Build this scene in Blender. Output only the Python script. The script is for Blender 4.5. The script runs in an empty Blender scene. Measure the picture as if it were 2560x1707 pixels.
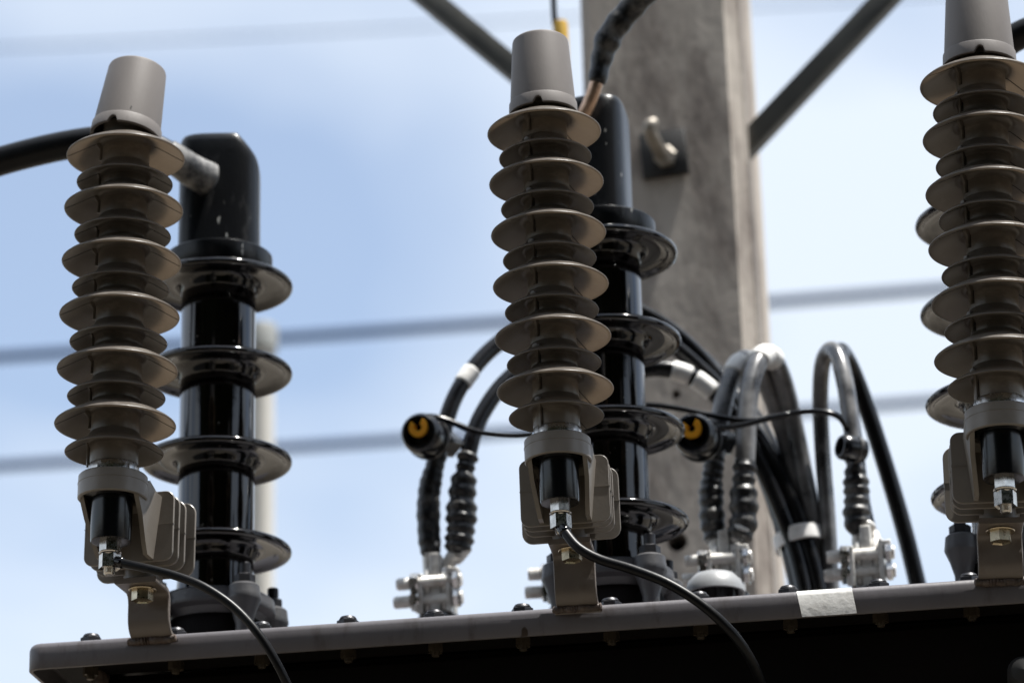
import bpy, bmesh, math, random
from mathutils import Vector, Matrix
random.seed(7)
R = math.radians
scene = bpy.context.scene
col = scene.collection

# ------------------------------------------------------------------ camera
CAM = Vector((0, 0, 1.65)); PITCH = R(21); ROLL = R(1.6)
fwd = Vector((0, math.cos(PITCH), math.sin(PITCH)))
up0 = Vector((0, -math.sin(PITCH), math.cos(PITCH))); rt0 = Vector((1, 0, 0))
upv = up0 * math.cos(ROLL) + rt0 * math.sin(ROLL)
rtv = rt0 * math.cos(ROLL) - up0 * math.sin(ROLL)
cam = bpy.data.cameras.new('camera'); cam.sensor_width = 36; cam.lens = 114.8
cam.clip_start = 0.05; cam.clip_end = 6000
cam.dof.use_dof = True; cam.dof.focus_distance = 2.93; cam.dof.aperture_fstop = 5.2
cam.dof.aperture_blades = 9
co = bpy.data.objects.new('camera', cam); col.objects.link(co)
co.matrix_world = Matrix(((rtv.x, upv.x, -fwd.x, CAM.x), (rtv.y, upv.y, -fwd.y, CAM.y), (rtv.z, upv.z, -fwd.z, CAM.z), (0, 0, 0, 1)))
scene.camera = co

# ------------------------------------------------------------------ sky and sun
SUN = Vector((0.31, -0.08, 0.947)).normalized()
world = bpy.data.worlds.new('World'); scene.world = world; world.use_nodes = True
nt = world.node_tree; nt.nodes.clear()
def wn(t, **k):
    n = nt.nodes.new(t)
    for a, b in k.items(): setattr(n, a, b)
    return n
sky = wn('ShaderNodeTexSky', sky_type='NISHITA', sun_disc=False)
sky.sun_elevation = math.asin(SUN.z); sky.sun_rotation = math.atan2(SUN.x, SUN.y)
sky.altitude = 50; sky.air_density = 1.0; sky.dust_density = 0.5; sky.ozone_density = 1.0
tc = wn('ShaderNodeTexCoord')
mp = wn('ShaderNodeMapping'); mp.inputs['Location'].default_value = (2.64, -0.58, -1.81); mp.inputs['Scale'].default_value = (1.0, 1.0, 2.2)
n1 = wn('ShaderNodeTexNoise'); n1.inputs['Scale'].default_value = 3.6; n1.inputs['Detail'].default_value = 4; n1.inputs['Roughness'].default_value = 0.42; n1.inputs['Distortion'].default_value = 0.35
cr = wn('ShaderNodeValToRGB'); cr.color_ramp.elements[0].position = 0.31; cr.color_ramp.elements[1].position = 0.57
cr.color_ramp.elements[0].color = (0.26, 0.26, 0.26, 1); cr.color_ramp.elements[1].color = (0.92, 0.92, 0.92, 1)
mx = wn('ShaderNodeMix', data_type='RGBA')
mx.inputs['B'].default_value = (4.95, 5.45, 6.1, 1)
bg = wn('ShaderNodeBackground'); bg.inputs['Strength'].default_value = 0.1
wo = wn('ShaderNodeOutputWorld')
nt.links.new(tc.outputs['Generated'], mp.inputs['Vector']); nt.links.new(mp.outputs['Vector'], n1.inputs['Vector'])
nt.links.new(n1.outputs['Fac'], cr.inputs['Fac']); nt.links.new(cr.outputs['Color'], mx.inputs['Factor'])
nt.links.new(sky.outputs['Color'], mx.inputs['A']); nt.links.new(mx.outputs['Result'], bg.inputs['Color'])
nt.links.new(bg.outputs['Background'], wo.inputs['Surface'])
sl = bpy.data.lights.new('sun', 'SUN'); sl.energy = 5.0; sl.angle = R(0.53); sl.color = (1, 0.97, 0.92)
so = bpy.data.objects.new('sun', sl); col.objects.link(so); so.location = (2, 5, 20)
so.rotation_euler = SUN.to_track_quat('Z', 'Y').to_euler()
scene.view_settings.view_transform = 'Standard'; scene.view_settings.look = 'None'
scene.view_settings.exposure = 0.85; scene.view_settings.gamma = 1.0
scene.cycles.use_denoising = True
scene.cycles.max_bounces = 10; scene.cycles.diffuse_bounces = 5; scene.cycles.glossy_bounces = 6
scene.cycles.sample_clamp_indirect = 8
scene.cycles.caustics_reflective = False; scene.cycles.caustics_refractive = False

# ------------------------------------------------------------------ materials
MAT = {}
def mat(name, base, rough=0.5, metal=0.0, spec=0.5, var=0.0, vscale=30.0, dirt=None, dirt_amt=0.0, dscale=12.0,
        bump=0.0, bscale=200.0, rvar=0.0, coat=0.0, stretch=(1, 1, 1), speck=None, sscale=120.0, slo=0.68, lo=0.5, hi=0.75):
    m = bpy.data.materials.new(name); m.use_nodes = True
    t = m.node_tree; b = t.nodes['Principled BSDF']
    b.inputs['Roughness'].default_value = rough; b.inputs['Metallic'].default_value = metal
    b.inputs['Specular IOR Level'].default_value = spec; b.inputs['Coat Weight'].default_value = coat
    b.inputs['Coat Roughness'].default_value = 0.05
    b.inputs['Base Color'].default_value = (*base, 1)
    N = t.nodes.new; Lk = t.links.new
    if var or dirt or bump or rvar:
        c = N('ShaderNodeTexCoord'); oi = N('ShaderNodeObjectInfo')
        ad = N('ShaderNodeVectorMath'); ad.operation = 'MULTIPLY_ADD'
        ad.inputs[1].default_value = stretch
        sc_ = N('ShaderNodeVectorMath'); sc_.operation = 'SCALE'; sc_.inputs[0].default_value = (7.3, 3.1, 5.7)
        Lk(oi.outputs['Random'], sc_.inputs['Scale'])
        Lk(c.outputs['Object'], ad.inputs[0]); Lk(sc_.outputs[0], ad.inputs[2])
        vec = ad.outputs[0]
        color = None
        if var:
            n = N('ShaderNodeTexNoise'); n.inputs['Scale'].default_value = vscale; n.inputs['Detail'].default_value = 6; Lk(vec, n.inputs['Vector'])
            r = N('ShaderNodeMapRange'); r.inputs['From Min'].default_value = 0.3; r.inputs['From Max'].default_value = 0.7
            r.inputs['To Min'].default_value = 1 - var; r.inputs['To Max'].default_value = 1 + var; Lk(n.outputs['Fac'], r.inputs['Value'])
            s = N('ShaderNodeVectorMath'); s.operation = 'SCALE'; s.inputs[0].default_value = base; Lk(r.outputs[0], s.inputs['Scale'])
            color = s.outputs[0]
        if dirt:
            n = N('ShaderNodeTexNoise'); n.inputs['Scale'].default_value = dscale; n.inputs['Detail'].default_value = 9; n.inputs['Roughness'].default_value = 0.62; Lk(vec, n.inputs['Vector'])
            r = N('ShaderNodeMapRange'); r.inputs['From Min'].default_value = lo; r.inputs['From Max'].default_value = hi
            r.inputs['To Max'].default_value = dirt_amt; r.clamp = True; Lk(n.outputs['Fac'], r.inputs['Value'])
            x = N('ShaderNodeMix'); x.data_type = 'RGBA'; x.inputs['A'].default_value = (*base, 1); x.inputs['B'].default_value = (*dirt, 1)
            if color is not None: Lk(color, x.inputs['A'])
            Lk(r.outputs[0], x.inputs['Factor']); color = x.outputs['Result']
            if rough < 0.4:
                q = N('ShaderNodeMapRange'); q.inputs['To Min'].default_value = rough; q.inputs['To Max'].default_value = min(1, rough + 0.35); Lk(r.outputs[0], q.inputs['Value'])
                Lk(q.outputs[0], b.inputs['Roughness'])
        if speck:
            n = N('ShaderNodeTexNoise'); n.inputs['Scale'].default_value = sscale; n.inputs['Detail'].default_value = 2; Lk(vec, n.inputs['Vector'])
            r = N('ShaderNodeMapRange'); r.inputs['From Min'].default_value = slo; r.inputs['From Max'].default_value = slo + .03; r.clamp = True; Lk(n.outputs['Fac'], r.inputs['Value'])
            x = N('ShaderNodeMix'); x.data_type = 'RGBA'; x.inputs['A'].default_value = (*base, 1); x.inputs['B'].default_value = (*speck, 1)
            if color is not None: Lk(color, x.inputs['A'])
            Lk(r.outputs[0], x.inputs['Factor']); color = x.outputs['Result']
        if color is not None: Lk(color, b.inputs['Base Color'])
        if rvar:
            n = N('ShaderNodeTexNoise'); n.inputs['Scale'].default_value = vscale * 1.7; n.inputs['Detail'].default_value = 7; Lk(vec, n.inputs['Vector'])
            r = N('ShaderNodeMapRange'); r.inputs['From Min'].default_value = 0.3; r.inputs['From Max'].default_value = 0.7
            r.inputs['To Min'].default_value = max(0.02, rough - rvar); r.inputs['To Max'].default_value = rough + rvar; Lk(n.outputs['Fac'], r.inputs['Value'])
            Lk(r.outputs[0], b.inputs['Roughness'])
        if bump:
            n = N('ShaderNodeTexNoise'); n.inputs['Scale'].default_value = bscale; n.inputs['Detail'].default_value = 5; Lk(vec, n.inputs['Vector'])
            bp = N('ShaderNodeBump'); bp.inputs['Strength'].default_value = bump; bp.inputs['Distance'].default_value = 0.002
            Lk(n.outputs['Fac'], bp.inputs['Height']); Lk(bp.outputs[0], b.inputs['Normal'])
    MAT[name] = m
    return m

mat('shed_polymer', (0.145, 0.128, 0.11), rough=0.33, spec=0.5, var=0.12, vscale=40, dirt=(0.33, 0.3, 0.26), dirt_amt=0.6, dscale=42, bump=0.12, bscale=260, stretch=(1, 1, 2))
MAT['core_polymer'] = MAT['shed_polymer'].copy(); MAT['core_polymer'].name = 'core_polymer'
def translucent(m, w, c):                               # thin silicone sheds let some sunlight through
    t = m.node_tree; p = t.nodes['Principled BSDF']; out = t.nodes['Material Output']
    tr_ = t.nodes.new('ShaderNodeBsdfTranslucent'); tr_.inputs['Color'].default_value = (*c, 1)
    mx_ = t.nodes.new('ShaderNodeMixShader'); mx_.inputs[0].default_value = w
    t.links.new(p.outputs[0], mx_.inputs[1]); t.links.new(tr_.outputs[0], mx_.inputs[2]); t.links.new(mx_.outputs[0], out.inputs['Surface'])
translucent(MAT['shed_polymer'], 0.38, (0.45, 0.38, 0.305))
mat('cap_polymer', (0.155, 0.139, 0.129), rough=0.6, var=0.07, vscale=50, dirt=(0.12, 0.1, 0.09), dirt_amt=0.4, dscale=60, lo=0.58, hi=0.8, bump=0.05, bscale=500, stretch=(1, 1, .35), speck=(0.03, 0.025, 0.02), sscale=170, slo=0.74)
mat('bracket_polymer', (0.2, 0.18, 0.157), rough=0.36, var=0.08, vscale=60, dirt=(0.13, 0.1, 0.08), dirt_amt=0.35, dscale=50, lo=0.55, hi=0.8, bump=0.05, bscale=400)
mat('seam_dark', (0.012, 0.01, 0.009), rough=0.7)
mat('black_plastic', (0.003, 0.0036, 0.0052), rough=0.22, var=0.2, vscale=80, bump=0.03, bscale=300)
mat('porcelain', (0.002, 0.0013, 0.0012), rough=0.07, spec=0.55, coat=0.25, dirt=(0.06, 0.05, 0.04), dirt_amt=0.15, dscale=22, lo=0.5, hi=0.85, speck=(0.12, 0.11, 0.1), sscale=140, slo=0.72, bump=0.06, bscale=38)
mat('boot_rubber', (0.0025, 0.0032, 0.0048), rough=0.3, spec=0.4, speck=(0.4, 0.4, 0.38), sscale=95, slo=0.715, dirt=(0.1, 0.1, 0.1), dirt_amt=0.5, dscale=38, lo=0.57, hi=0.85, bump=0.1, bscale=300, stretch=(1.6, 1.6, 0.5))
mat('cable_black', (0.002, 0.0022, 0.003), rough=0.4, spec=0.22, dirt=(0.03, 0.028, 0.026), dirt_amt=0.2, dscale=45, lo=0.5, hi=0.8, bump=0.06, bscale=220)
mat('lv_cable', (0.003, 0.003, 0.0038), rough=0.22, spec=0.35, dirt=(0.06, 0.058, 0.056), dirt_amt=0.2, dscale=40, lo=0.45, hi=0.8, bump=0.06, bscale=220)
mat('lv_cable_dusty_lit', (0.018, 0.018, 0.02), rough=0.25, spec=0.8, coat=0.4, dirt=(0.5, 0.49, 0.48), dirt_amt=0.5, dscale=22, lo=0.36, hi=0.7, bump=0.06, bscale=220)  # lighter copy of lv_cable; sunlit silver sheen put into the dust colour
mat('tape_black', (0.005, 0.005, 0.0055), rough=0.36, dirt=(0.28, 0.265, 0.24), dirt_amt=0.55, dscale=60, lo=0.48, hi=0.75, bump=0.3, bscale=160)
mat('dusty_rubber', (0.02, 0.021, 0.024), rough=0.5, dirt=(0.42, 0.41, 0.39), dirt_amt=0.75, dscale=45, lo=0.42, hi=0.7, bump=0.2, bscale=200)
mat('white_tape', (0.8, 0.79, 0.76), rough=0.5, dirt=(0.35, 0.32, 0.27), dirt_amt=0.5, dscale=60, lo=0.5, hi=0.8, bump=0.2, bscale=180)
mat('lid_paint', (0.125, 0.117, 0.125), rough=0.42, var=0.1, vscale=18, dirt=(0.04, 0.028, 0.02), dirt_amt=0.75, dscale=48, lo=0.55, hi=0.76, stretch=(1, 1, .35), speck=(0.03, 0.018, 0.012), sscale=75, slo=0.72, bump=0.09, bscale=260)
mat('bracket_paint', (0.145, 0.122, 0.104), rough=0.4, var=0.1, vscale=40, dirt=(0.06, 0.04, 0.03), dirt_amt=0.6, dscale=40, lo=0.52, hi=0.78, bump=0.12, bscale=240)
mat('weld', (0.085, 0.062, 0.05), rough=0.6, var=0.5, vscale=160, dirt=(0.05, 0.025, 0.015), dirt_amt=0.8, dscale=120, bump=0.8, bscale=260)
mat('tank_paint', (0.003, 0.0022, 0.002), rough=0.7, spec=0.12, var=0.3, vscale=12, dirt=(0.007, 0.004, 0.003), dirt_amt=0.6, dscale=9, lo=0.5, hi=0.8)
mat('flange_grey', (0.07, 0.07, 0.074), rough=0.38, var=0.12, vscale=60, dirt=(0.05, 0.045, 0.04), dirt_amt=0.5, dscale=60, bump=0.15, bscale=240)
mat('dark_bolt', (0.03, 0.03, 0.034), rough=0.42, metal=0.5, var=0.2, vscale=120, bump=0.1, bscale=500)
mat('steel', (0.62, 0.6, 0.56), rough=0.27, metal=1.0, var=0.15, vscale=160, rvar=0.1, dirt=(0.22, 0.17, 0.12), dirt_amt=0.5, dscale=120, lo=0.5, hi=0.8)
mat('yellow_zinc', (0.55, 0.47, 0.33), rough=0.3, metal=1.0, var=0.2, vscale=150, rvar=0.1)
mat('dull_steel', (0.3, 0.27, 0.23), rough=0.5, metal=0.5, var=0.25, vscale=80)
mat('dark_brass', (0.085, 0.068, 0.048), rough=0.45, metal=0.6, var=0.3, vscale=120)
mat('galvanised', (0.66, 0.65, 0.63), rough=0.24, metal=1.0, var=0.2, vscale=90, rvar=0.12, dirt=(0.33, 0.26, 0.16), dirt_amt=0.5, dscale=30, lo=0.5, hi=0.75)
mat('cast_aluminium', (0.78, 0.76, 0.72), rough=0.4, metal=0.3, var=0.15, vscale=90, dirt=(0.24, 0.18, 0.12), dirt_amt=0.65, dscale=60, lo=0.48, hi=0.72, bump=0.15, bscale=200)
mat('copper', (0.62, 0.42, 0.3), rough=0.32, metal=0.9, var=0.2, vscale=80, dirt=(0.3, 0.2, 0.13), dirt_amt=0.6, dscale=60)
mat('orange_plastic', (0.9, 0.4, 0.02), rough=0.45, var=0.08, vscale=100)
mat('yellow_plastic', (0.6, 0.36, 0.03), rough=0.5, var=0.12, vscale=60)
mat('brace_steel', (0.085, 0.086, 0.08), rough=0.55, metal=0.2, var=0.25, vscale=14, dirt=(0.2, 0.19, 0.16), dirt_amt=0.4, dscale=9, lo=0.45, hi=0.7)
mat('dark_plate', (0.02, 0.0195, 0.019), rough=0.55, var=0.2, vscale=40)
mat('post_paint', (0.62, 0.6, 0.55), rough=0.5, var=0.06, vscale=10)
mat('post_cap', (0.27, 0.28, 0.27), rough=0.5, var=0.1, vscale=12)
mat('wire_far', (0.01, 0.035, 0.1), rough=0.8, spec=0.2)  # blue tint of the air put into the wire colour
mat('vent_grey', (0.3, 0.31, 0.32), rough=0.4, var=0.08, vscale=50)
mat('concrete_hole', (0.03, 0.027, 0.024), rough=0.9)
mat('dark_slope', (0.004, 0.005, 0.003), rough=1.0, spec=0.0, var=0.6, vscale=0.35, dirt=(0.007, 0.008, 0.004), dirt_amt=0.8, dscale=0.12)
mat('plinth', (0.25, 0.28, 0.25), rough=0.85, var=0.12, vscale=6, bump=0.3, bscale=40)

def concrete():
    m = bpy.data.materials.new('pole_concrete'); m.use_nodes = True; t = m.node_tree; b = t.nodes['Principled BSDF']; N = t.nodes.new; Lk = t.links.new
    c = N('ShaderNodeTexCoord')
    mpn = N('ShaderNodeMapping'); mpn.inputs['Scale'].default_value = (1, 1, 0.4); Lk(c.outputs['Object'], mpn.inputs['Vector'])
    def noise(s, d, r=0.6, v=mpn.outputs[0]):
        n = N('ShaderNodeTexNoise'); n.inputs['Scale'].default_value = s; n.inputs['Detail'].default_value = d; n.inputs['Roughness'].default_value = r; Lk(v, n.inputs['Vector']); return n
    def ramp(src, a, b_, ca, cb):
        r = N('ShaderNodeValToRGB'); r.color_ramp.elements[0].position = a; r.color_ramp.elements[1].position = b_
        r.color_ramp.elements[0].color = (*ca, 1); r.color_ramp.elements[1].color = (*cb, 1); Lk(src, r.inputs['Fac']); return r
    base = ramp(noise(9, 8).outputs['Fac'], 0.3, 0.75, (0.36, 0.315, 0.275), (0.57, 0.52, 0.46))
    st = ramp(noise(7, 9, 0.7).outputs['Fac'], 0.48, 0.66, (1, 1, 1), (0.34, 0.31, 0.31))
    mu = N('ShaderNodeMix'); mu.data_type = 'RGBA'; mu.blend_type = 'MULTIPLY'; mu.inputs['Factor'].default_value = 1
    Lk(base.outputs[0], mu.inputs['A']); Lk(st.outputs[0], mu.inputs['B'])
    sp = ramp(noise(46, 6, 0.7, c.outputs['Object']).outputs['Fac'], 0.62, 0.74, (1, 1, 1), (0.3, 0.27, 0.27))
    m2 = N('ShaderNodeMix'); m2.data_type = 'RGBA'; m2.blend_type = 'MULTIPLY'; m2.inputs['Factor'].default_value = 0.8
    Lk(mu.outputs['Result'], m2.inputs['A']); Lk(sp.outputs[0], m2.inputs['B']); Lk(m2.outputs['Result'], b.inputs['Base Color'])
    b.inputs['Roughness'].default_value = 0.85
    bp = N('ShaderNodeBump'); bp.inputs['Strength'].default_value = 0.5; bp.inputs['Distance'].default_value = 0.004; Lk(noise(60, 8).outputs['Fac'], bp.inputs['Height']); Lk(bp.outputs[0], b.inputs['Normal'])
    MAT['pole_concrete'] = m
concrete()
def ground_mat():
    m = bpy.data.materials.new('ground'); m.use_nodes = True; t = m.node_tree; b = t.nodes['Principled BSDF']; N = t.nodes.new; Lk = t.links.new
    c = N('ShaderNodeTexCoord'); n = N('ShaderNodeTexNoise'); n.inputs['Scale'].default_value = 0.8; n.inputs['Detail'].default_value = 10; Lk(c.outputs['Object'], n.inputs['Vector'])
    r = N('ShaderNodeValToRGB'); r.color_ramp.elements[0].position = 0.35; r.color_ramp.elements[1].position = 0.7
    r.color_ramp.elements[0].color = (0.085, 0.072, 0.056, 1); r.color_ramp.elements[1].color = (0.15, 0.13, 0.104, 1)
    Lk(n.outputs['Fac'], r.inputs['Fac']); Lk(r.outputs[0], b.inputs['Base Color']); b.inputs['Roughness'].default_value = 0.95
    MAT['ground'] = m
ground_mat()

# ------------------------------------------------------------------ mesh helpers
class MB:
    def __init__(s): s.v = []; s.f = []
    def add(s, vs, fs, M=None):
        o = len(s.v)
        s.v += [tuple(M @ Vector(p)) if M is not None else tuple(p) for p in vs]
        s.f += [tuple(i + o for i in f) for f in fs]
        return s
    def lathe(s, prof, n=48, M=None, closed=False, cap=True):
        vs = []; fs = []; k = len(prof)
        for i in range(n):
            a = 2 * math.pi * i / n; ca, sa = math.cos(a), math.sin(a)
            for p in prof:
                r = p[0]; vs.append((r * ca, r * sa, p[1]))
        for i in range(n):
            j = (i + 1) % n
            for q in range(k if closed else k - 1):
                w = (q + 1) % k
                fs.append((i * k + q, j * k + q, j * k + w, i * k + w))
        if cap and not closed:
            if prof[0][0] > 1e-6: fs.append(tuple(i * k for i in range(n - 1, -1, -1)))
            if prof[-1][0] > 1e-6: fs.append(tuple(i * k + k - 1 for i in range(n)))
        return s.add(vs, fs, M)
    def rings(s, rings, cap=True, M=None):
        vs = [p for r in rings for p in r]; k = len(rings[0]); fs = []
        for i in range(len(rings) - 1):
            for q in range(k):
                w = (q + 1) % k
                fs.append((i * k + q, i * k + w, (i + 1) * k + w, (i + 1) * k + q))
        if cap:
            fs.append(tuple(range(k - 1, -1, -1))); o = (len(rings) - 1) * k; fs.append(tuple(o + q for q in range(k)))
        return s.add(vs, fs, M)
    def prism(s, poly, depth, M=None, bev=0.0):
        """poly in local x,y ; extruded along z from 0 to depth, edges bevelled"""
        cx = sum(p[0] for p in poly) / len(poly); cy = sum(p[1] for p in poly) / len(poly)
        def ring(z, ins):
            out = []
            for p in poly:
                d = math.hypot(p[0] - cx, p[1] - cy) or 1
                out.append((p[0] - (p[0] - cx) / d * ins, p[1] - (p[1] - cy) / d * ins, z))
            return out
        if bev: rs = [ring(0, bev), ring(bev, 0), ring(depth - bev, 0), ring(depth, bev)]
        else: rs = [ring(0, 0), ring(depth, 0)]
        return s.rings(rs, True, M)
    def box(s, x0, x1, y0, y1, z0, z1, bev=0.0, M=None):
        T = Matrix.Translation((0, 0, z0))
        if M is not None: T = M @ T
        b = bev
        if b:
            poly = rrect(x0, x1, y0, y1, b, 3)
            return s.prism(poly, z1 - z0, T, b * 0.7)
        return s.prism([(x0, y0), (x1, y0), (x1, y1), (x0, y1)], z1 - z0, T)
    def hexa(s, af, h, M=None, cham=0.12):
        r = af / math.sqrt(3); c = af * cham
        def ring(z, rr): return [(rr * math.cos(R(60 * i)), rr * math.sin(R(60 * i)), z) for i in range(6)]
        return s.rings([ring(0, r - c), ring(c * 0.6, r), ring(h - c * 0.6, r), ring(h, r - c)], True, M)
    def build(s, name, m, parent=None, smooth=40, loc=None):
        me = bpy.data.meshes.new(name); me.from_pydata(s.v, [], s.f); me.update()
        bm = bmesh.new(); bm.from_mesh(me); bmesh.ops.recalc_face_normals(bm, faces=bm.faces); bm.to_mesh(me); bm.free()
        if smooth:
            me.polygons.foreach_set('use_smooth', [True] * len(me.polygons)); me.set_sharp_from_angle(angle=R(smooth))
        me.materials.append(MAT[m] if isinstance(m, str) else m)
        o = bpy.data.objects.new(name, me); col.objects.link(o)
        if parent is not None: o.parent = parent
        if loc is not None: o.location = loc
        return o

def rrect(x0, x1, y0, y1, r, n=4):
    out = []
    for cx, cy, a0 in ((x1 - r, y0 + r, -90), (x1 - r, y1 - r, 0), (x0 + r, y1 - r, 90), (x0 + r, y0 + r, 180)):
        for i in range(n + 1):
            a = R(a0 + 90 * i / n); out.append((cx + r * math.cos(a), cy + r * math.sin(a)))
    return out

def spline(pts, step=0.006, t0=None, t1=None):
    """Catmull-Rom through pts, returns [(t, Vector)]; t is the control index"""
    P = [Vector(p) for p in pts]; n = len(P)
    P = [2 * P[0] - P[1]] + P + [2 * P[-1] - P[-2]]
    out = []
    for i in range(n - 1):
        p0, p1, p2, p3 = P[i:i + 4]
        k = max(3, int((p2 - p1).length / step))
        for j in range(k + (1 if i == n - 2 else 0)):
            t = j / k
            out.append((i + t, 0.5 * ((2 * p1) + (p2 - p0) * t + (2 * p0 - 5 * p1 + 4 * p2 - p3) * t * t + (3 * p1 - p0 - 3 * p2 + p3) * t ** 3)))
    if t0 is not None: out = [q for q in out if t0 - 1e-6 <= q[0] <= t1 + 1e-6]
    return out

def tube(mb, pts, rad, n=16, step=0.006, t0=None, t1=None, round_ends=True):
    S = spline(pts, step, t0, t1); Pp = [q[1] for q in S]
    tan = [(Pp[min(i + 1, len(Pp) - 1)] - Pp[max(i - 1, 0)]).normalized() for i in range(len(Pp))]
    nrm = tan[0].orthogonal().normalized(); rings = []
    arc = 0
    for i, p in enumerate(Pp):
        if i: arc += (p - Pp[i - 1]).length
        nrm = (nrm - tan[i] * nrm.dot(tan[i])).normalized(); bi = tan[i].cross(nrm)
        r = rad(S[i][0], arc) if callable(rad) else rad
        rings.append([p + (nrm * math.cos(2 * math.pi * q / n) + bi * math.sin(2 * math.pi * q / n)) * r for q in range(n)])
    if round_ends:
        def shrink(ring, c, d, k, e): return [c + (p - c) * k + d * e for p in ring]
        r0 = (rings[0][0] - Pp[0]).length; r1 = (rings[-1][0] - Pp[-1]).length
        rings = [shrink(rings[0], Pp[0], -tan[0], .75, r0 * .22)] + rings + [shrink(rings[-1], Pp[-1], tan[-1], .75, r1 * .22)]
    mb.rings([[tuple(p) for p in r] for r in rings]); return mb

def tag(o, label=None, cat=None, group=None, kind=None):
    if label: o['label'] = label
    if cat: o['category'] = cat
    if group: o['group'] = group
    if kind: o['kind'] = kind
    return o
def empty(name, M, label, cat, group=None):
    o = bpy.data.objects.new(name, None); o.empty_display_size = 0.05; col.objects.link(o); o.matrix_world = M
    return tag(o, label, cat, group)
def axisM(p, d, spin=0.0):
    """matrix whose local z runs along d, at p"""
    q = Vector(d).to_track_quat('Z', 'Y').to_matrix().to_4x4()
    return Matrix.Translation(Vector(p)) @ q @ Matrix.Rotation(spin, 4, 'Z')
def share(src, name, parent, M):
    o = bpy.data.objects.new(name, src.data); col.objects.link(o); o.parent = parent; o.matrix_local = M
    return o

# ------------------------------------------------------------------ ground, unseen slope added to darken the front
g = MB(); g.add([(-2500, -2500, 0), (2500, -2500, 0), (2500, 2500, 0), (-2500, 2500, 0)], [(0, 1, 2, 3)])
tag(g.build('ground', 'ground', smooth=0), kind='structure')
hb = MB(); nx, ny = 60, 24; vs = []  # unseen slope added behind the camera, blocks front light and blackens reflections
for j in range(ny + 1):
    for i in range(nx + 1):
        a = R(190 + 160 * i / nx); d = 1.8 + 60 * (j / ny) ** 1.8
        z = -0.3 + 40 * (1 - math.exp(-(d - 1.8) / 20)) + random.uniform(-.4, .4) * min(1, j / 6)
        vs.append((d * math.cos(a), d * math.sin(a), z))
hb.add(vs, [(j * (nx + 1) + i, j * (nx + 1) + i + 1, (j + 1) * (nx + 1) + i + 1, (j + 1) * (nx + 1) + i) for j in range(ny) for i in range(nx)])
tag(hb.build('added_dark_slope', 'dark_slope', smooth=60), kind='structure')

# ------------------------------------------------------------------ transformer
# local frame: x along the lid front edge, y towards the back, z up from the lid top
LID_A = Vector((-0.46556, 2.96935, 2.5)); LID_ROT = -R(8.171)
LM = Matrix.Translation(LID_A) @ Matrix.Rotation(LID_ROT, 4, 'Z')
LL, LD, SK = 1.044, 0.63, 0.0262
tr = empty('transformer', LM, 'grey painted transformer lid with bolts along its edge above a dark tank', 'transformer')
lid = MB()
def foot(ins, r=0.014): return rrect(ins, LL - ins, ins, LD - ins, max(r - ins, 0.002), 5)
lev = [(0.0065, 0.0), (0.0035, -0.0008), (0.0012, -0.0028), (0.0, -0.0062), (0.0, -SK + .0006), (0.0006, -SK), (0.0036, -SK), (0.004, -SK + .0006), (0.004, -0.006)]
lid.rings([[(x, y, z) for x, y in foot(i)] for i, z in lev])
lido = lid.build('lid', 'lid_paint', tr, smooth=50)
tw = MB(); tw.box(0.058, LL - 0.058, 0.058, LD - 0.058, -1.6, -0.0215, 0.01); tank = tw.build('tank_wall', 'tank_paint', tr, 0)
fl = MB()
FO = rrect(0.022, LL - 0.022, 0.010, LD - 0.02, 0.004, 2); FI = rrect(0.06, LL - 0.06, 0.06, LD - 0.06, 0.003, 2)
zt, zb = -0.0085, -0.0195
def lv(P, z): return [(x, y, z) for x, y in P]
fl.rings([lv(FI, zb), lv(FO, zb), lv(FO, zt), lv(FI, zt)], cap=False)
fl.build('tank_flange', 'tank_paint', tr, smooth=0)
# lid bolts: dark heads above, nuts below
hd = MB(); hd.hexa(0.0185, 0.010, cham=.16); hd.lathe([(0.0085, 0.0098), (0.007, 0.0122), (0.004, 0.0132), (0, 0.0135)], 20)
nu = MB(); nu.hexa(0.013, -0.007, Matrix.Translation((0, 0, -.0196))); nu.lathe([(0.0038, -.0266), (0.0038, -.0310), (0.003, -.0315), (0, -.0315)], 14)
h0 = n0 = None
for i in range(13):
    a = 0.0545 + i * 0.0828
    if a > LL - 0.02: break
    for b_ in (0.031, LD - 0.031):
        M = Matrix.Translation((a, b_, 0.0002)) @ Matrix.Rotation(random.uniform(0, 1), 4, 'Z')
        if h0 is None:
            h0 = hd.build('lid_bolt', 'dark_bolt', tr, 30); h0.matrix_local = M; n0 = nu.build('lid_nut', 'dark_brass', tr, 30); n0.matrix_local = Matrix.Translation((a, b_, 0))
        else:
            share(h0, 'lid_bolt', tr, M); share(n0, 'lid_nut', tr, Matrix.Translation((a, b_, 0)) @ Matrix.Rotation(random.uniform(0, 1), 4, 'Z'))
# white tape patch that wraps the skirt
tp = MB(); prof = [(-0.0004, -SK + .0002), (-0.0004, -0.0062), (0.0009, -0.0024), (0.0034, -0.0004), (0.0066, 0.0005), (0.04, 0.0005)]
xa = [(0.7299, -0, -0.0214), (0.7258, -0, 0.0033), (0.7761, -0, 0.0021), (0.7797, -0, -0.022)]
xl0, xl1, xr1, xr0 = [q[0] for q in xa]
vs = []
for (b_, z) in prof:
    k = min(1, max(0, (z + SK) / SK)); vs += [(xl0 + (xl1 - xl0) * k, b_, z), (xr0 + (xr1 - xr0) * k, b_, z)]
tp.add(vs, [(2 * i, 2 * i + 1, 2 * i + 3, 2 * i + 2) for i in range(len(prof) - 1)])
tag(tp.build('tape_patch', 'white_tape', tr, 60), 'off white tape patch stuck over the lid edge')
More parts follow.
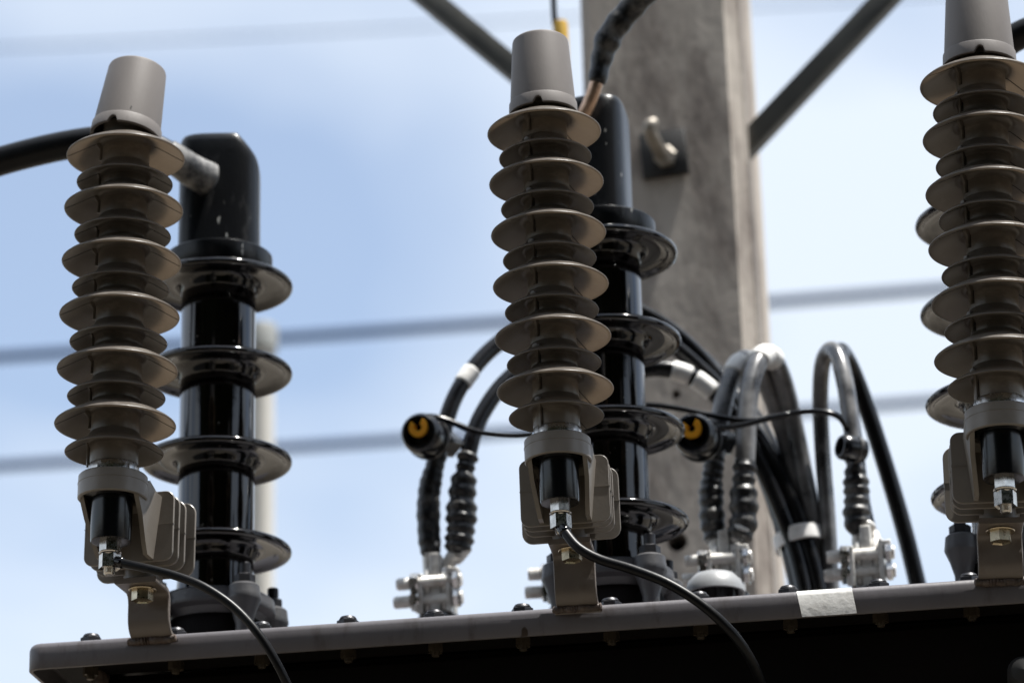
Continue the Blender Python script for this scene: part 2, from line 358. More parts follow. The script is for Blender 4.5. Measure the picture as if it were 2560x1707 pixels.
# lifting lug low on the tank, right, and small hook at the left corner
lg = MB(); q = (0.9246, 0.03, -0.0882)
lg.lathe([(0.0, -.03), (0.011, -.028), (0.015, -.02), (0.015, 0.012), (0.009, 0.03), (0.009, 0.05)], 24, axisM(q, (0, 1, 0)))
lg.build('lifting_lug', 'dark_plate', tr)
hk = MB(); q = (0.0568, 0.05, -0.0274); hk.lathe([(0.0, -.008), (0.006, -.007), (0.0075, 0), (0.0075, 0.02)], 20, axisM(q, (0, 1, 0)) @ Matrix.Scale(1.9, 4, (0, 1, 0)))
hk.build('tank_stud', 'weld', tr)
# mushroom vent on the lid
vt = MB(); q = (0.6276, 0.3, 0.0954)
vz = q[2]
vt.lathe([(0, 0.0185), (0.010, 0.0178), (0.02, 0.0145), (0.027, 0.0075), (0.030, -.001), (0.0305, -.005), (0.0285, -.0055), (0.027, -.002), (0.018, .004), (0.0, .006)], 48, Matrix.Translation(q))
vo = vt.build('vent_cap', 'vent_grey', tr)
vs_ = MB(); vs_.lathe([(0.017, -vz), (0.017, 0.004)], 24, Matrix.Translation(q))
for i in range(8):
    a = R(45 * i + 12); vs_.box(0.016, 0.024, -.0015, .0015, -.03, 0.002, M=Matrix.Translation(q) @ Matrix.Rotation(a, 4, 'Z'))
vs_.build('vent_stem', 'dark_plate', tr)
pl = MB(); pl.box(-.1, LL + .1, -.1, LD + .1, -2.5, -1.6, 0.02)
po = pl.build('plinth', 'plinth'); po.matrix_world = LM; tag(po, kind='structure')

# ------------------------------------------------------------------ surge arresters
PITCHZ = 0.0265; TOPZ = 11 * PITCHZ
def shed_mesh(Rr):
    q = Rr - 0.055
    p = [(0.0215, 0.0235), (0.0222, 0.0215), (0.0238, 0.0190), (0.0265, 0.0168), (0.034 , 0.0130), (0.044, 0.0078), (0.0520, 0.0030), (0.0538, 0.0014), (0.0547, 0.0007), (0.0550, -0.0001),
         (0.0547, -0.0008), (0.0538, -0.0011), (0.0518, -0.0003), (0.044, 0.0037), (0.035, 0.0086), (0.029, 0.0116), (0.0262, 0.0122), (0.0242, 0.0116), (0.0228, 0.0098), (0.0221, 0.0072), (0.0215, 0.0060)]
    k = (Rr - 0.022) / 0.033
    return [(0.022 + (r - 0.022) * k if r > 0.024 else r, z * (k if r > .024 else 1) + (0 if r > .024 else (k - 1) * 0.012)) for r, z in p]
ARM = 0.045
proto = {}
def arrester(P12, rho, tilt, sc, seam, captilt, label):
    base = Vector((0, 0.078, -0.097))
    Rm = Matrix.Rotation(tilt, 4, 'Y') @ Matrix.Rotation(-rho, 4, 'Z')
    M = Matrix.Translation(P12) @ Rm @ Matrix.Scale(sc, 4) @ Matrix.Translation(base)
    e = empty('surge_arrester', M, label, 'surge arrester', 'surge arresters along the front of the lid')
    O = Matrix.Translation(-base)                       # part frame: axis at origin, z = 0 at the lowest shed rim
    def part(name, mb, m, smooth=40, key=None):
        k = key or name
        if k in proto: o = share(proto[k], name, e, O)
        else:
            o = mb().build(name, m, e, smooth); o.matrix_local = O; proto[k] = o
        return o
    part('housing_core', lambda: MB().lathe([(0.0215, -0.0155), (0.022, -0.0145), (0.022, TOPZ + .031), (0.019, TOPZ + .033)], 56), 'core_polymer')
    for i in range(12):
        big = (i % 2 == 1)
        kk = 'shed_big' if big else 'shed_small'
        o = part('shed', lambda: MB().lathe(shed_mesh(0.055 if big else 0.0446), 80), 'shed_polymer', 60, kk)
        o.matrix_local = O @ Matrix.Translation((0, 0, i * PITCHZ)) @ Matrix.Rotation(i * 1.7 + sc * 40, 4, 'Z')
    # mould seam: a raised rib on the core and a dark parting line on core and sheds
    sm = MB(); sd = MB(); SR = Matrix.Rotation(seam + rho, 4, 'Z')
    for i in range(12):
        z = i * PITCHZ; zb = z + (-.0145 if i == 0 else -.0045); ztp = z + 0.0125
        rr = [(0.0212, -.0016), (0.0240, -.0013), (0.0245, 0), (0.0240, .0013), (0.0212, .0016)]
        tops = [(0.0212, -.0034), (0.0272, -.0026), (0.0280, 0), (0.0272, .0026), (0.0212, .0034)]
        sm.rings([[(x, y, zb) for x, y in rr], [(x, y, ztp - .006) for x, y in rr], [(x, y, ztp - .0015) for x, y in tops], [(x, y, ztp + .001) for x, y in tops]], M=SR)
        sd.box(0.0205, 0.02225, .0020, .00255, zb, ztp - .001, M=SR)
        Rr = 0.055 if i % 2 else 0.0446; prof = [p for p in shed_mesh(Rr)[11:17]]
        for sg in (0, math.pi):
            S2 = SR @ Matrix.Rotation(sg, 4, 'Z'); w = .00032
            vs = [(r, s_ * w, z + zz + dz) for r, zz in prof for dz in (-.00028, .001) for s_ in (-1, 1)]
            fs = []
            for q in range(len(prof) - 1):
                a = q * 4; b = a + 4; fs += [(a, a + 1, b + 1, b), (a, b, b + 2, a + 2), (a + 1, a + 3, b + 3, b + 1)]
            sd.add(vs, fs, S2)
    o = tag(sm.build('seam_rib', 'core_polymer', e, 50), kind='stuff'); o.matrix_local = O
    o = tag(sd.build('seam_line', 'seam_dark', e, 0), kind='stuff'); o.matrix_local = O
    # end cap with a drain notch
    def cap():
        n = 120; zc = TOPZ + .0185
        prof = [(0.0300, 0.0), (0.0330, 0.0), (0.0333, 0.0006), (0.0329, 0.0112), (0.0325, 0.0120), (0.0317, 0.0124), (0.0275, 0.0765), (0.0268, 0.0788), (0.0252, 0.0802), (0.0225, 0.0807), (0, 0.0807)]
        inner = [(0.0, 0.0765), (0.0245, 0.0760), (0.0293, 0.0124)]
        full = inner + prof
        mb = MB(); vs = []; fs = []; k = len(full)
        for i in range(n):
            a = 2 * math.pi * i / n; da = (a - R(268) + math.pi) % (2 * math.pi) - math.pi
            x = da * 0.033; nz = math.sqrt(max(0, 1 - (x / .0046) ** 2)) * .0062
            for j, (r, z) in enumerate(full):
                zz = z + nz if 3 <= j <= 5 else z
                vs.append((r * math.cos(a), r * math.sin(a), zc + zz))
        for i in range(n):
            j = (i + 1) % n
            for q in range(k - 1): fs.append((i * k + q, j * k + q, j * k + q + 1, i * k + q + 1))
        return mb.add(vs, fs)
    o = part('end_cap', cap, 'cap_polymer', 28)
    zc = TOPZ + .030
    o.matrix_local = O @ Matrix.Translation((0, 0, zc)) @ Matrix.Rotation(captilt[0], 4, 'Y') @ Matrix.Rotation(captilt[1], 4, 'X') @ Matrix.Diagonal((1, 1, captilt[2], 1)) @ Matrix.Translation((0, 0, -zc))
    part('terminal_stem', lambda: MB().lathe([(0.016, TOPZ + .03), (0.016, TOPZ + .05), (0.01, TOPZ + .052)], 24), 'dark_bolt')
    part('metal_collar', lambda: MB().lathe([(0.0215, -.012), (0.0226, -.0125), (0.0231, -.0135), (0.0231, -.0300), (0.0215, -.031)], 48), 'galvanised')
    def clampring():
        mb = MB(); n = 72
        prof = [(0.0268, -.0225), (0.0300, -.0225), (0.0311, -.0236), (0.0312, -.0300), (0.03155, -.0302), (0.03155, -.0309), (0.0312, -.0311), (0.0312, -.0437), (0.0304, -.0446), (0.0282, -.0446), (0.0274, -.0436)]
        mb.lathe(prof, n, closed=True)
        mb.lathe([(0.0225, -.0250), (0.0272, -.0250), (0.0272, -.0290), (0.0225, -.0290)], 48, closed=True)
        for s_ in (-1, 1):
            poly = [(-.011, -.0415), (.004, -.0590), (.021, -.0800), (.029, -.0885), (.0385, -.0885), (ARM, -.0885), (ARM, -.0300), (.030, -.0300), (.012, -.0250)]
            def xs(y, z, off):
                t_ = min(1, max(0, (-z - .030) / .058)); rr = 0.0310 - .0065 * t_
                if y < .012: rr = min(rr, math.sqrt(max(0, .0311 ** 2 - y * y)) - .0004 * t_ - .0055 * t_)
                return s_ * (rr - off)
            ra = [(xs(y, z, 0), y, z) for y, z in poly]; rb = [(xs(y, z, .0042), y, z) for y, z in poly]
            mb.rings([ra, rb])
        mb.box(-.0265, .0265, .022, ARM, -.0440, -.0240, .002)
        return mb
    part('clamp_ring', clampring, 'bracket_polymer', 35)
    for i in range(4):
        w, h, r = ((.0425, .033, .0085), (.0425, .033, .009), (.043, .0335, .0095), (.0472, .0355, .0105))[i]
        def plate():
            mb = MB(); Mx = Matrix(((1, 0, 0, 0), (0, 0, 1, 0), (0, 1, 0, 0), (0, 0, 0, 1)))
            mb.prism(rrect(-w, w, -h, h, r, 6), .003, Mx, .0006)
            mb.prism(rrect(-w - .0003, w + .0003, -.0003, .0003, .0002, 1), .0038, Mx @ Matrix.Translation((0, .0015, -.0004)))
            return mb
        o = part('bracket_fin', plate, 'bracket_polymer', 40, 'fin%d' % min(i, 3))
        o.matrix_local = O @ Matrix.Translation((0, ARM + i * .0155, -.0572))
    part('bracket_core', lambda: MB().box(-.026, .026, ARM + .002, ARM + .048, -.084, -.036, .004).lathe([(.015, -.0975), (.018, -.096), (.018, -.082), (.015, -.08)], 32, Matrix.Translation((0, ARM + .042, 0))), 'bracket_polymer')
    d = part('ground_disconnector', lambda: MB().lathe([(0.0262, -.030), (0.0262, -.0415), (0.0190, -.0440), (0.0187, -.0470), (0.0182, -.0830), (0.0176, -.0842), (0.0120, -.0846), (0, -.0846)], 56), 'black_plastic')
    part('lock_nut', lambda: MB().hexa(.0170, -.0085, Matrix.Translation((0, 0, -.0847)) @ Matrix.Rotation(.5, 4, 'Z')), 'steel', 30)
    part('flat_washer', lambda: MB().lathe([(.005, -.0933), (.0096, -.0933), (.0102, -.0942), (.0096, -.0951), (.005, -.0951)], 40, closed=True), 'steel', 50)
    part('spring_washer', lambda: MB().lathe([(.005, -.0956), (.0086, -.0956), (.009, -.0963), (.0086, -.097), (.005, -.097)], 40, closed=True), 'steel', 50)
    part('terminal_nut', lambda: MB().hexa(.0172, -.0100, Matrix.Translation((0, 0, -.0975)) @ Matrix.Rotation(.15, 4, 'Z')), 'steel', 30)
    def stud():
        mb = MB(); pr = [(0.0, -.084)]
        z = -.084; pr = [(.0046, z)]
        while z > -.1135:
            pr += [(.0052, z - .0004), (.0046, z - .0009)]; z -= .0010
        pr += [(.004, z - .0008), (0, z - .0008)]
        return mb.lathe(pr, 24)
    part('threaded_stud', stud, 'steel', 20)
    def mbolt():
        mb = MB(); T = Matrix.Translation((0, ARM + .042, 0))
        mb.hexa(.0172, -.0080, T @ Matrix.Translation((0, 0, -.1045)) @ Matrix.Rotation(.35, 4, 'Z'))
        return mb
    part('bolt_washer', lambda: MB().lathe([(.004, -.1030), (.0125, -.1030), (.013, -.1037), (.0125, -.1044), (.004, -.1044)], 36, Matrix.Translation((0, ARM + .042, 0))), 'yellow_zinc', 30)
    part('mounting_bolt', mbolt, 'yellow_zinc', 30)
    return e, M @ O

ARR = [
    (Vector((-0.3683, 2.834, 2.6392)), R(13.0), R(1.14), 1.018, R(188), (R(5), R(-7), .94), 'grey ribbed surge arrester on the left whose tapered cap leans right'),
    (Vector((0.0381, 2.775, 2.6408)), R(7.0), R(-0.54), 0.966, R(229), (0, 0, 1), 'grey ribbed surge arrester in the middle, in front of the concrete pole'),
    (Vector((0.430, 2.720, 2.6374)), R(4.5), R(1.38), 1.015, R(205), (R(.5), R(1), 1), 'grey ribbed surge arrester cut off by the right edge of the photo'),
]
frames = []
for a in ARR:
    e, F = arrester(*a); frames.append((F, a[3], a[1]))

# welded brackets that carry them (parts of the transformer)
for F, sc, rho in frames:
    zl = (LID_A.z - F.translation.z) / sc                # lid top in the arrester frame
    # path in (y, z) : top leg forward, bend, drop, curve back on to the lid edge
    path = [(.066, -.1000), (.090, -.1000), (.0985, -.1006), (.1030, -.1035), (.1052, -.1085), (.1058, -.1150), (.1058, zl + .0165), (.1068, zl + .0085), (.1100, zl + .0025), (.1145, zl - .0010), (.1195, zl - .0028), (.1255, zl - .0070)]
    th = .0026; w = .0200
    mb = MB(); ra = []
    fine = [q[1] for q in spline([(0, y, z) for y, z in path], .002)]
    rings = []
    for i, p in enumerate(fine):
        tn = (fine[min(i + 1, len(fine) - 1)] - fine[max(i - 1, 0)]).normalized(); nn = Vector((0, -tn.z, tn.y))
        ww = w + (.004 * max(0, (i - len(fine) * .86) / (len(fine) * .14)) ** 2)
        a, b = p + nn * th, p - nn * th
        rings.append([(-ww + .0008, *a.yz), (ww - .0008, *a.yz), (ww, *(p + nn * th * .6).yz), (ww, *(p - nn * th * .6).yz), (ww - .0008, *b.yz), (-ww + .0008, *b.yz), (-ww, *(p - nn * th * .6).yz), (-ww, *(p + nn * th * .6).yz)])
    mb.rings(rings)
    o = mb.build('mounting_bracket', 'bracket_paint', tr, 35); o.matrix_local = LM.inverted() @ F
    wb = MB(); yy = .1170; pts = []
    tube(wb, [(x * .0045 - .0225, .1165 + random.uniform(-.0006, .0006), zl - .0062 + random.uniform(-.0006, .0006)) for x in range(11)], lambda t, s: .0036 * (1 + .16 * math.sin(t * 9) + random.uniform(-.06, .06)), 10, .0012)
    o = wb.build('weld_bead', 'weld', tr, 60); o.matrix_local = LM.inverted() @ F

# ------------------------------------------------------------------ high voltage bushings
HB = 0.212; SZ = [0.144 + 0.0965 * k for k in range(4)]
def hv_shed():
    return [(.0385, .0150), (.0396, .0115), (.0425, .0090), (.0520, .0075), (.0640, .0058), (.0715, .0044), (.0748, .0032), (.0768, .0012), (.0773, -.0012), (.0765, -.0034), (.0742, -.0046), (.0715, -.0042), (.0695, -.0026), (.0680, -.0010),
            (.0600, .0004), (.0500, .0012), (.0462, .0010), (.0440, -.0004), (.0424, -.0028), (.0408, -.0064), (.0396, -.0100), (.0385, -.0120)]
hvp = {}
def hv_bushing(a, lean, label, boot_rot):
    M = LM @ Matrix.Translation((a, HB, 0)) @ Matrix.Rotation(lean, 4, 'Y')
    e = empty('high_voltage_bushing', M, label, 'bushing', 'high voltage bushings on the lid')
    def part(name, mb, m, smooth=40, key=None, T=Matrix()):
        k = key or name
        if k in hvp: o = share(hvp[k], name, e, T)
        else:
            o = mb().build(name, m, e, smooth); o.matrix_local = T; hvp[k] = o
        return o
    part('porcelain_core', lambda: MB().lathe([(.043, .060), (.0405, .090), (.0388, .110), (.0388, .440), (.037, .447)], 64), 'porcelain')
    for i, z in enumerate(SZ):
        part('shed', lambda: MB().lathe(hv_shed(), 88), 'porcelain', 70, 'shed', Matrix.Translation((0, 0, z)) @ Matrix.Rotation(i * 1.3, 4, 'Z'))
    def flange():
        mb = MB(); mb.lathe([(.0415, .094), (.046, .095), (.0565, .0925), (.060, .0895), (.0605, .083), (.0615, .079), (.0605, .0765), (.052, .074), (.047, .066), (.047, .060)], 64)
        for k in range(4):
            T = Matrix.Rotation(R(32 + 90 * k) - LID_ROT, 4, 'Z') @ Matrix.Translation((.0645, 0, 0))
            mb.lathe([(0, .0935), (.0125, .093), (.0155, .0905), (.0165, .082), (.0172, .078), (.0165, .0755), (.0125, .066), (.0085, .052), (.0075, .0), ], 32, T)
        return mb
    part('clamp_flange', flange, 'flange_grey', 40)
    part('turret', lambda: MB().lathe([(.052, -.001), (.052, .060), (.0475, .068)], 56), 'tank_paint')
    for k in range(4):
        T = Matrix.Rotation(R(32 + 90 * k) - LID_ROT, 4, 'Z') @ Matrix.Translation((.0655, 0, .0932)) @ Matrix.Rotation(k * .7, 4, 'Z')
        n_ = part('flange_nut', lambda: MB().hexa(.0185, .0095), 'dark_bolt', 30, 'nut', T)
        part('flange_stud', lambda: MB().lathe([(.0058, .0095), (.0058, .0205), (.0048, .0215), (0, .0215)], 20), 'dark_bolt', 40, 'fstud', T)
    part('boot_collar', lambda: MB().lathe([(.0385, .4445), (.0552, .4445), (.0560, .4455), (.0558, .4648), (.0550, .4656), (.0440, .4660), (.0415, .4660)], 64), 'boot_rubber', 40)
    def boot():
        n = 56; rings = []
        lvz = [(.464, -.0004), (.468, -.0004), (.50, 0), (.54, 0), (.575, 0), (.588, .0003), (.5935, .0012), (.5965, .0028), (.5978, .0050), (.598, .009)]
        for z, ins in lvz:
            ring = []
            for i in range(n):
                a_ = 2 * math.pi * i / n; c, s = math.cos(a_), math.sin(a_)
                ex = 3.6; rx, ry = .0424 - ins, .0312 - ins
                x = rx * math.copysign(abs(c) ** (2 / ex), c); y = ry * math.copysign(abs(s) ** (2 / ex), s)
                zz = z - max(0, x - .0195) * 1.15 * min(1, max(0, (z - .53) / .06))
                ring.append((x, y, zz))
            rings.append(ring)
        mb = MB().rings(rings)
        return mb
    part('rubber_boot', boot, 'boot_rubber', 50, None, Matrix.Rotation(boot_rot, 4, 'Z'))
    return e, M
HV = [
    (0.1300, R(0.3), 'glossy black porcelain bushing with chamfered rubber boot behind the left arrester', R(9)),
    (0.5345, R(0.2), 'glossy black porcelain bushing half hidden behind the middle arrester', R(88)),
    (0.9260, R(1.0), 'glossy black porcelain bushing almost hidden behind the arrester at right', R(190)),
]
hvs = [hv_bushing(*h) for h in HV]

# ------------------------------------------------------------------ cables
def cable(name, label, cat, pts, rad, m='lv_cable', tapes=(), group=None, n=16, trim=None):
    P = [Vector(p) for p in pts]; base = P[0]
    e = empty(name, Matrix.Translation(base), label, cat, group)
    L = [p - base for p in P]
    t0, t1 = trim or (0, len(P) - 1)
    tube(MB(), L, rad, n, .006, t0, t1)
    mb = MB(); tube(mb, L, rad, n, .006, t0, t1); mb.build('sheath', m, e, 60)
    for tpx in tapes:
        nm, mm, a, b, fr = tpx
        mb = MB(); tube(mb, L, fr, n, .0016, a, b); mb.build(nm, mm, e, 50)
    return e
def ribs(r0, r1, lam, amp, t0=0, t1=1, seed=1):
    rnd = random.Random(seed); ph = [rnd.uniform(0, 6) for _ in range(4)]
    def f(t, s):
        k = min(1, max(0, (t - t0) / (t1 - t0)))
        x = s / lam
        saw = (x + .35 * math.sin(x * .7 + ph[0])) % 1
        return r0 + (r1 - r0) * math.sin(math.pi * min(1, k * 1.15 + .02)) ** .7 + amp * (math.sin(math.pi * saw) ** 2 - .3) + amp * .35 * math.sin(x * 2.3 + ph[1])
    return f

CR = 0.0093
# low voltage cables: from the terminals up, over and down behind
cA = [(-0.093, 3.3402, 2.6886), (-0.0948, 3.3404, 2.7195), (-0.0936, 3.3402, 2.7612), (-0.0844, 3.3389, 2.8001), (-0.0689, 3.3468, 2.86), (-0.0492, 3.3541, 2.8991), (-0.0174, 3.3697, 2.9399), (0.0368, 3.3922, 2.9833), (0.1057, 3.4026, 3.0011), (0.159, 3.4151, 2.9834), (0.2067, 3.4285, 2.9452), (0.248, 3.4326, 2.8868), (0.2746, 3.4288, 2.8255), (0.2944, 3.426, 2.7681), (0.3079, 3.424, 2.7219), (0.3167, 3.4228, 2.6764), (0.3238, 3.4218, 2.6218)]
cable('low_voltage_cable', 'black cable with one white tape band, arching from the left terminal clamp', 'cable', cA, CR, tapes=[
    ('tape_wrap', 'tape_black', 0.1, 3.3, ribs(.0100, .0125, .012, .0008, .1, 3.3, 1)), ('marker_tape', 'white_tape', 4.72, 5.16, CR + .0011)], group='low voltage cables')
cB = [(-0.0659, 3.3363, 2.6856), (-0.0606, 3.3355, 2.7169), (-0.0579, 3.3351, 2.7584), (-0.0509, 3.3341, 2.7999), (-0.0358, 3.3421, 2.8473), (-0.004, 3.3577, 2.896), (0.05, 3.3802, 2.9404), (0.1089, 3.392, 2.9602), (0.1625, 3.4045, 2.9567), (0.2077, 3.4182, 2.9241), (0.2515, 3.422, 2.8725), (0.2808, 3.4128, 2.8147), (0.3016, 3.4098, 2.7626), (0.3146, 3.4079, 2.7166), (0.3237, 3.4066, 2.6713), (0.3307, 3.4056, 2.6169)]
cable('low_voltage_cable', 'black cable with ridged tape wrap at its foot, right of the left terminal pair', 'cable', cB, CR, tapes=[
    ('tape_wrap', 'tape_black', 0.1, 3.0, ribs(.0100, .0155, .0125, .0026, .1, 3.0, 2))], group='low voltage cables')
cC = [(0.051, 3.3195, 2.6794), (0.0552, 3.3189, 2.7399), (0.0697, 3.337, 2.8198), (0.1006, 3.3629, 2.8811), (0.1427, 3.377, 2.9081), (0.1813, 3.3816, 2.9076), (0.2144, 3.3869, 2.8891), (0.2441, 3.3928, 2.852), (0.2662, 3.3997, 2.8081), (0.2848, 3.4021, 2.7605), (0.2987, 3.4052, 2.7162), (0.3074, 3.4039, 2.671), (0.3135, 3.403, 2.6167)]
cable('low_voltage_cable', 'black cable with two white tape bands crossing low in front of the pole', 'cable', cC, CR, tapes=[
    ('marker_tape', 'white_tape', 4.85, 5.42, CR + .0016), ('marker_tape', 'white_tape', 5.6, 6.2, CR + .0016)], group='low voltage cables')
cD = [(0.2095, 3.3169, 2.6885), (0.2079, 3.3172, 2.7129), (0.2087, 3.317, 2.7495), (0.2152, 3.3161, 2.7883), (0.2226, 3.3201, 2.8292), (0.233, 3.3287, 2.8696), (0.2485, 3.3416, 2.9003), (0.2672, 3.3693, 2.9076), (0.2853, 3.397, 2.8804), (0.301, 3.4149, 2.8301), (0.3124, 3.4234, 2.7667), (0.3197, 3.4324, 2.6992), (0.3224, 3.4321, 2.6248)]
cable('low_voltage_cable', 'grey lit cable loop with white tape on top, left of the pair by the pole', 'cable', cD, CR + .001, 'lv_cable_dusty_lit', tapes=[
    ('tape_wrap', 'tape_black', 0.1, 3.0, ribs(.0100, .0130, .011, .0018, .1, 3.0, 3)), ('marker_tape', 'white_tape', 5.45, 6.0, CR + .0026), ('marker_tape', 'white_tape', 6.2, 6.75, CR + .0026)], group='low voltage cables')
cE = [(0.2327, 3.3035, 2.686), (0.2402, 3.3024, 2.7072), (0.242, 3.3022, 2.7435), (0.2459, 3.3016, 2.7824), (0.2504, 3.306, 2.8284), (0.2578, 3.315, 2.8714), (0.2719, 3.3332, 2.9031), (0.2865, 3.3614, 2.9102), (0.2985, 3.385, 2.891), (0.3082, 3.4038, 2.8515), (0.317, 3.4126, 2.7933), (0.3261, 3.4214, 2.7255), (0.3294, 3.4311, 2.6243)]
cable('low_voltage_cable', 'thick grey lit cable loop with white taped crown over the pole edge', 'cable', cE, CR + .0015, 'lv_cable_dusty_lit', tapes=[
    ('tape_wrap', 'tape_black', 0.1, 2.75, ribs(.0110, .0145, .0135, .0024, .1, 2.75, 4)), ('marker_tape', 'white_tape', 5.75, 6.3, CR + .0034), ('marker_tape', 'white_tape', 6.5, 7.05, CR + .0034)], group='low voltage cables')
cF = [(0.3625, 3.2849, 2.6802), (0.3586, 3.2854, 2.6983), (0.36, 3.2852, 2.7344), (0.3596, 3.2853, 2.7783), (0.3586, 3.2905, 2.8295), (0.3549, 3.3011, 2.8759), (0.3482, 3.3223, 2.9058), (0.34, 3.3538, 2.9027), (0.3371, 3.3794, 2.8674), (0.338, 3.3995, 2.8084), (0.3401, 3.4093, 2.7362), (0.3396, 3.4195, 2.6206)]
cable('low_voltage_cable', 'single cable loop with a ridged taped foot on the rightmost terminal clamp', 'cable', cF, CR - .0004, 'lv_cable_dusty_lit', tapes=[
    ('tape_wrap', 'tape_black', 0.1, 3.1, ribs(.0095, .0135, .0135, .0022, .1, 3.1, 5))], group='low voltage cables')
cG = [(0.3754, 3.3285, 2.6897), (0.369, 3.3294, 2.7341), (0.3657, 3.3299, 2.7986), (0.3621, 3.3354, 2.8607), (0.3584, 3.3461, 2.9013), (0.3622, 3.3657, 2.9198), (0.3751, 3.3942, 2.9101), (0.391, 3.4121, 2.8699), (0.4085, 3.4197, 2.8031), (0.4243, 3.4275, 2.7346), (0.4342, 3.4261, 2.674), (0.4421, 3.425, 2.6193)]
cable('low_voltage_cable', 'plain black cable slanting down to the right behind the rightmost terminal clamp', 'cable', cG, CR + .0004, group='low voltage cables')
cH = [(0.2092, 3.4786, 2.952), (0.2405, 3.4691, 2.9133), (0.2684, 3.4398, 2.85), (0.2884, 3.4319, 2.7905), (0.3029, 3.4268, 2.7304), (0.312, 3.4234, 2.6768), (0.3182, 3.4226, 2.6221)]
cable('low_voltage_cable', 'thickest black cable, running down beside the pole under the white band', 'cable', cH, .0185, 'cable_black', group='low voltage cables')
# band that ties the falling bundle together
tb = MB(); q = Vector((0.3086, 3.426, 2.7224)); ax = Vector((0.3155, 3.4098, 2.6725)) - Vector((0.2994, 3.4121, 2.7634))
BM = axisM(q, ax, 0)
ov = []
for zz, k in ((-.0085, .98), (-.0075, 1.03), (0, 1.045), (.0075, 1.03), (.0085, .98)):
    ov.append([(k * .0268 * math.cos(2 * math.pi * i / 36), k * .033 * math.sin(2 * math.pi * i / 36), zz) for i in range(36)])
xr = BM.to_3x3().inverted() @ Vector((1, 0, 0)); tb.rings(ov, False, BM @ Matrix.Rotation(math.atan2(xr.y, xr.x), 4, 'Z'))
tag(tb.build('bundle_band', 'white_tape', None, 50), 'dirty white band tied around the black cable bundle beside the pole', 'cable tie')

# high voltage leads
hL = [(-0.3131, 3.1253, 3.0406), (-0.329, 3.1114, 3.0449), (-0.3479, 3.0959, 3.0534), (-0.3765, 3.0879, 3.0655), (-0.4129, 3.0881, 3.0717), (-0.459, 3.0947, 3.0701), (-0.5198, 3.1085, 3.0628), (-0.5864, 3.1281, 3.0512), (-0.6722, 3.1506, 3.0337), (-0.925, 3.2374, 3.0534), (-1.5262, 3.6268, 3.3645), (-2.4263, 4.2611, 4.111)]
eL = cable('high_voltage_lead', 'thick black cable leaving the left bushing towards the left edge', 'cable', hL, .0152, 'cable_black', n=28, tapes=[
    ('boot_sleeve', 'dusty_rubber', 0.0, 2.2, lambda t, s: .0185 - .0018 * min(1, t / 1.5))])
hM = [(0.0752, 3.0584, 3.0614), (0.0856, 3.0498, 3.0793), (0.0948, 3.0424, 3.1012), (0.1016, 3.0395, 3.1283), (0.1112, 3.033, 3.1508), (0.1317, 3.025, 3.1742), (0.1602, 3.0108, 3.1997), (0.2062, 2.9941, 3.2373), (0.2936, 2.9715, 3.3033), (0.4644, 3.1389, 3.5666), (0.6102, 3.6231, 4.1093)]
eM = empty('high_voltage_lead', Matrix.Translation(hM[0]), 'black taped cable with bare metal end rising to the right above the middle arrester', 'cable')
Lp = [Vector(p) - Vector(hM[0]) for p in hM]
mb = MB(); tube(mb, Lp, .0072, 20, .006, 0, 2.6); mb.build('metal_sleeve', 'copper', eM, 60)
mb = MB(); tube(mb, Lp, lambda t, s: .0092 + .0042 * min(1, max(0, (t - 1.9) / 2.2)) + .0006 * math.sin(s * 300) + .0016 * (1 if 3.2 < t < 3.9 else 0) * abs(math.sin((t - 3.2) * 4.4)), 28, .002, 1.95, 10); mb.build('tape_wrap', 'tape_black', eM, 60)
hR = [(0.4884, 3.0243, 3.0111), (0.4847, 2.9996, 3.0483), (0.4942, 2.973, 3.0838), (0.52, 2.9592, 3.1005), (0.5606, 2.9483, 3.1075), (0.6281, 2.9335, 3.1086), (0.7591, 2.9349, 3.1101), (1.1032, 3.1482, 3.2806), (1.7693, 3.6587, 3.8315)]
cable('high_voltage_lead', 'thick black cable leaving to the right behind the cap at the right edge', 'cable', hR, .0145, 'cable_black', n=28)

# ground leads of the arresters
gL = [(-0.3679, 2.8321, 2.5353), (-0.3544, 2.8261, 2.5302), (-0.3338, 2.8191, 2.5229), (-0.3073, 2.8113, 2.5128), (-0.281, 2.8034, 2.4991), (-0.2531, 2.7974, 2.4771), (-0.2295, 2.794, 2.4482), (-0.2108, 2.8014, 2.4154), (-0.1975, 2.8298, 2.3828), (-0.192, 2.8897, 2.3416), (-0.193, 2.9605, 2.2893)]
cable('ground_lead', 'thin black lead curving down from the stud of the left arrester', 'cable', gL, .0040, 'cable_black', n=20, group='arrester ground leads', tapes=[('cable_lug', 'black_plastic', 0.0, .8, lambda t, s: .0052)])
gM = [(0.0389, 2.7737, 2.5386), (0.0443, 2.7668, 2.527), (0.0542, 2.7614, 2.5128), (0.0721, 2.7568, 2.5004), (0.0992, 2.7499, 2.4887), (0.1288, 2.7426, 2.4733), (0.1545, 2.7389, 2.4548), (0.1746, 2.741, 2.4368), (0.1932, 2.7535, 2.4174), (0.2096, 2.7916, 2.3967), (0.2197, 2.8507, 2.3722), (0.2233, 2.9109, 2.3308)]
cable('ground_lead', 'thin black lead sweeping right from the stud of the middle arrester', 'cable', gM, .0044, 'cable_black', n=20, group='arrester ground leads', tapes=[('cable_lug', 'black_plastic', 0.0, .8, lambda t, s: .0054)])

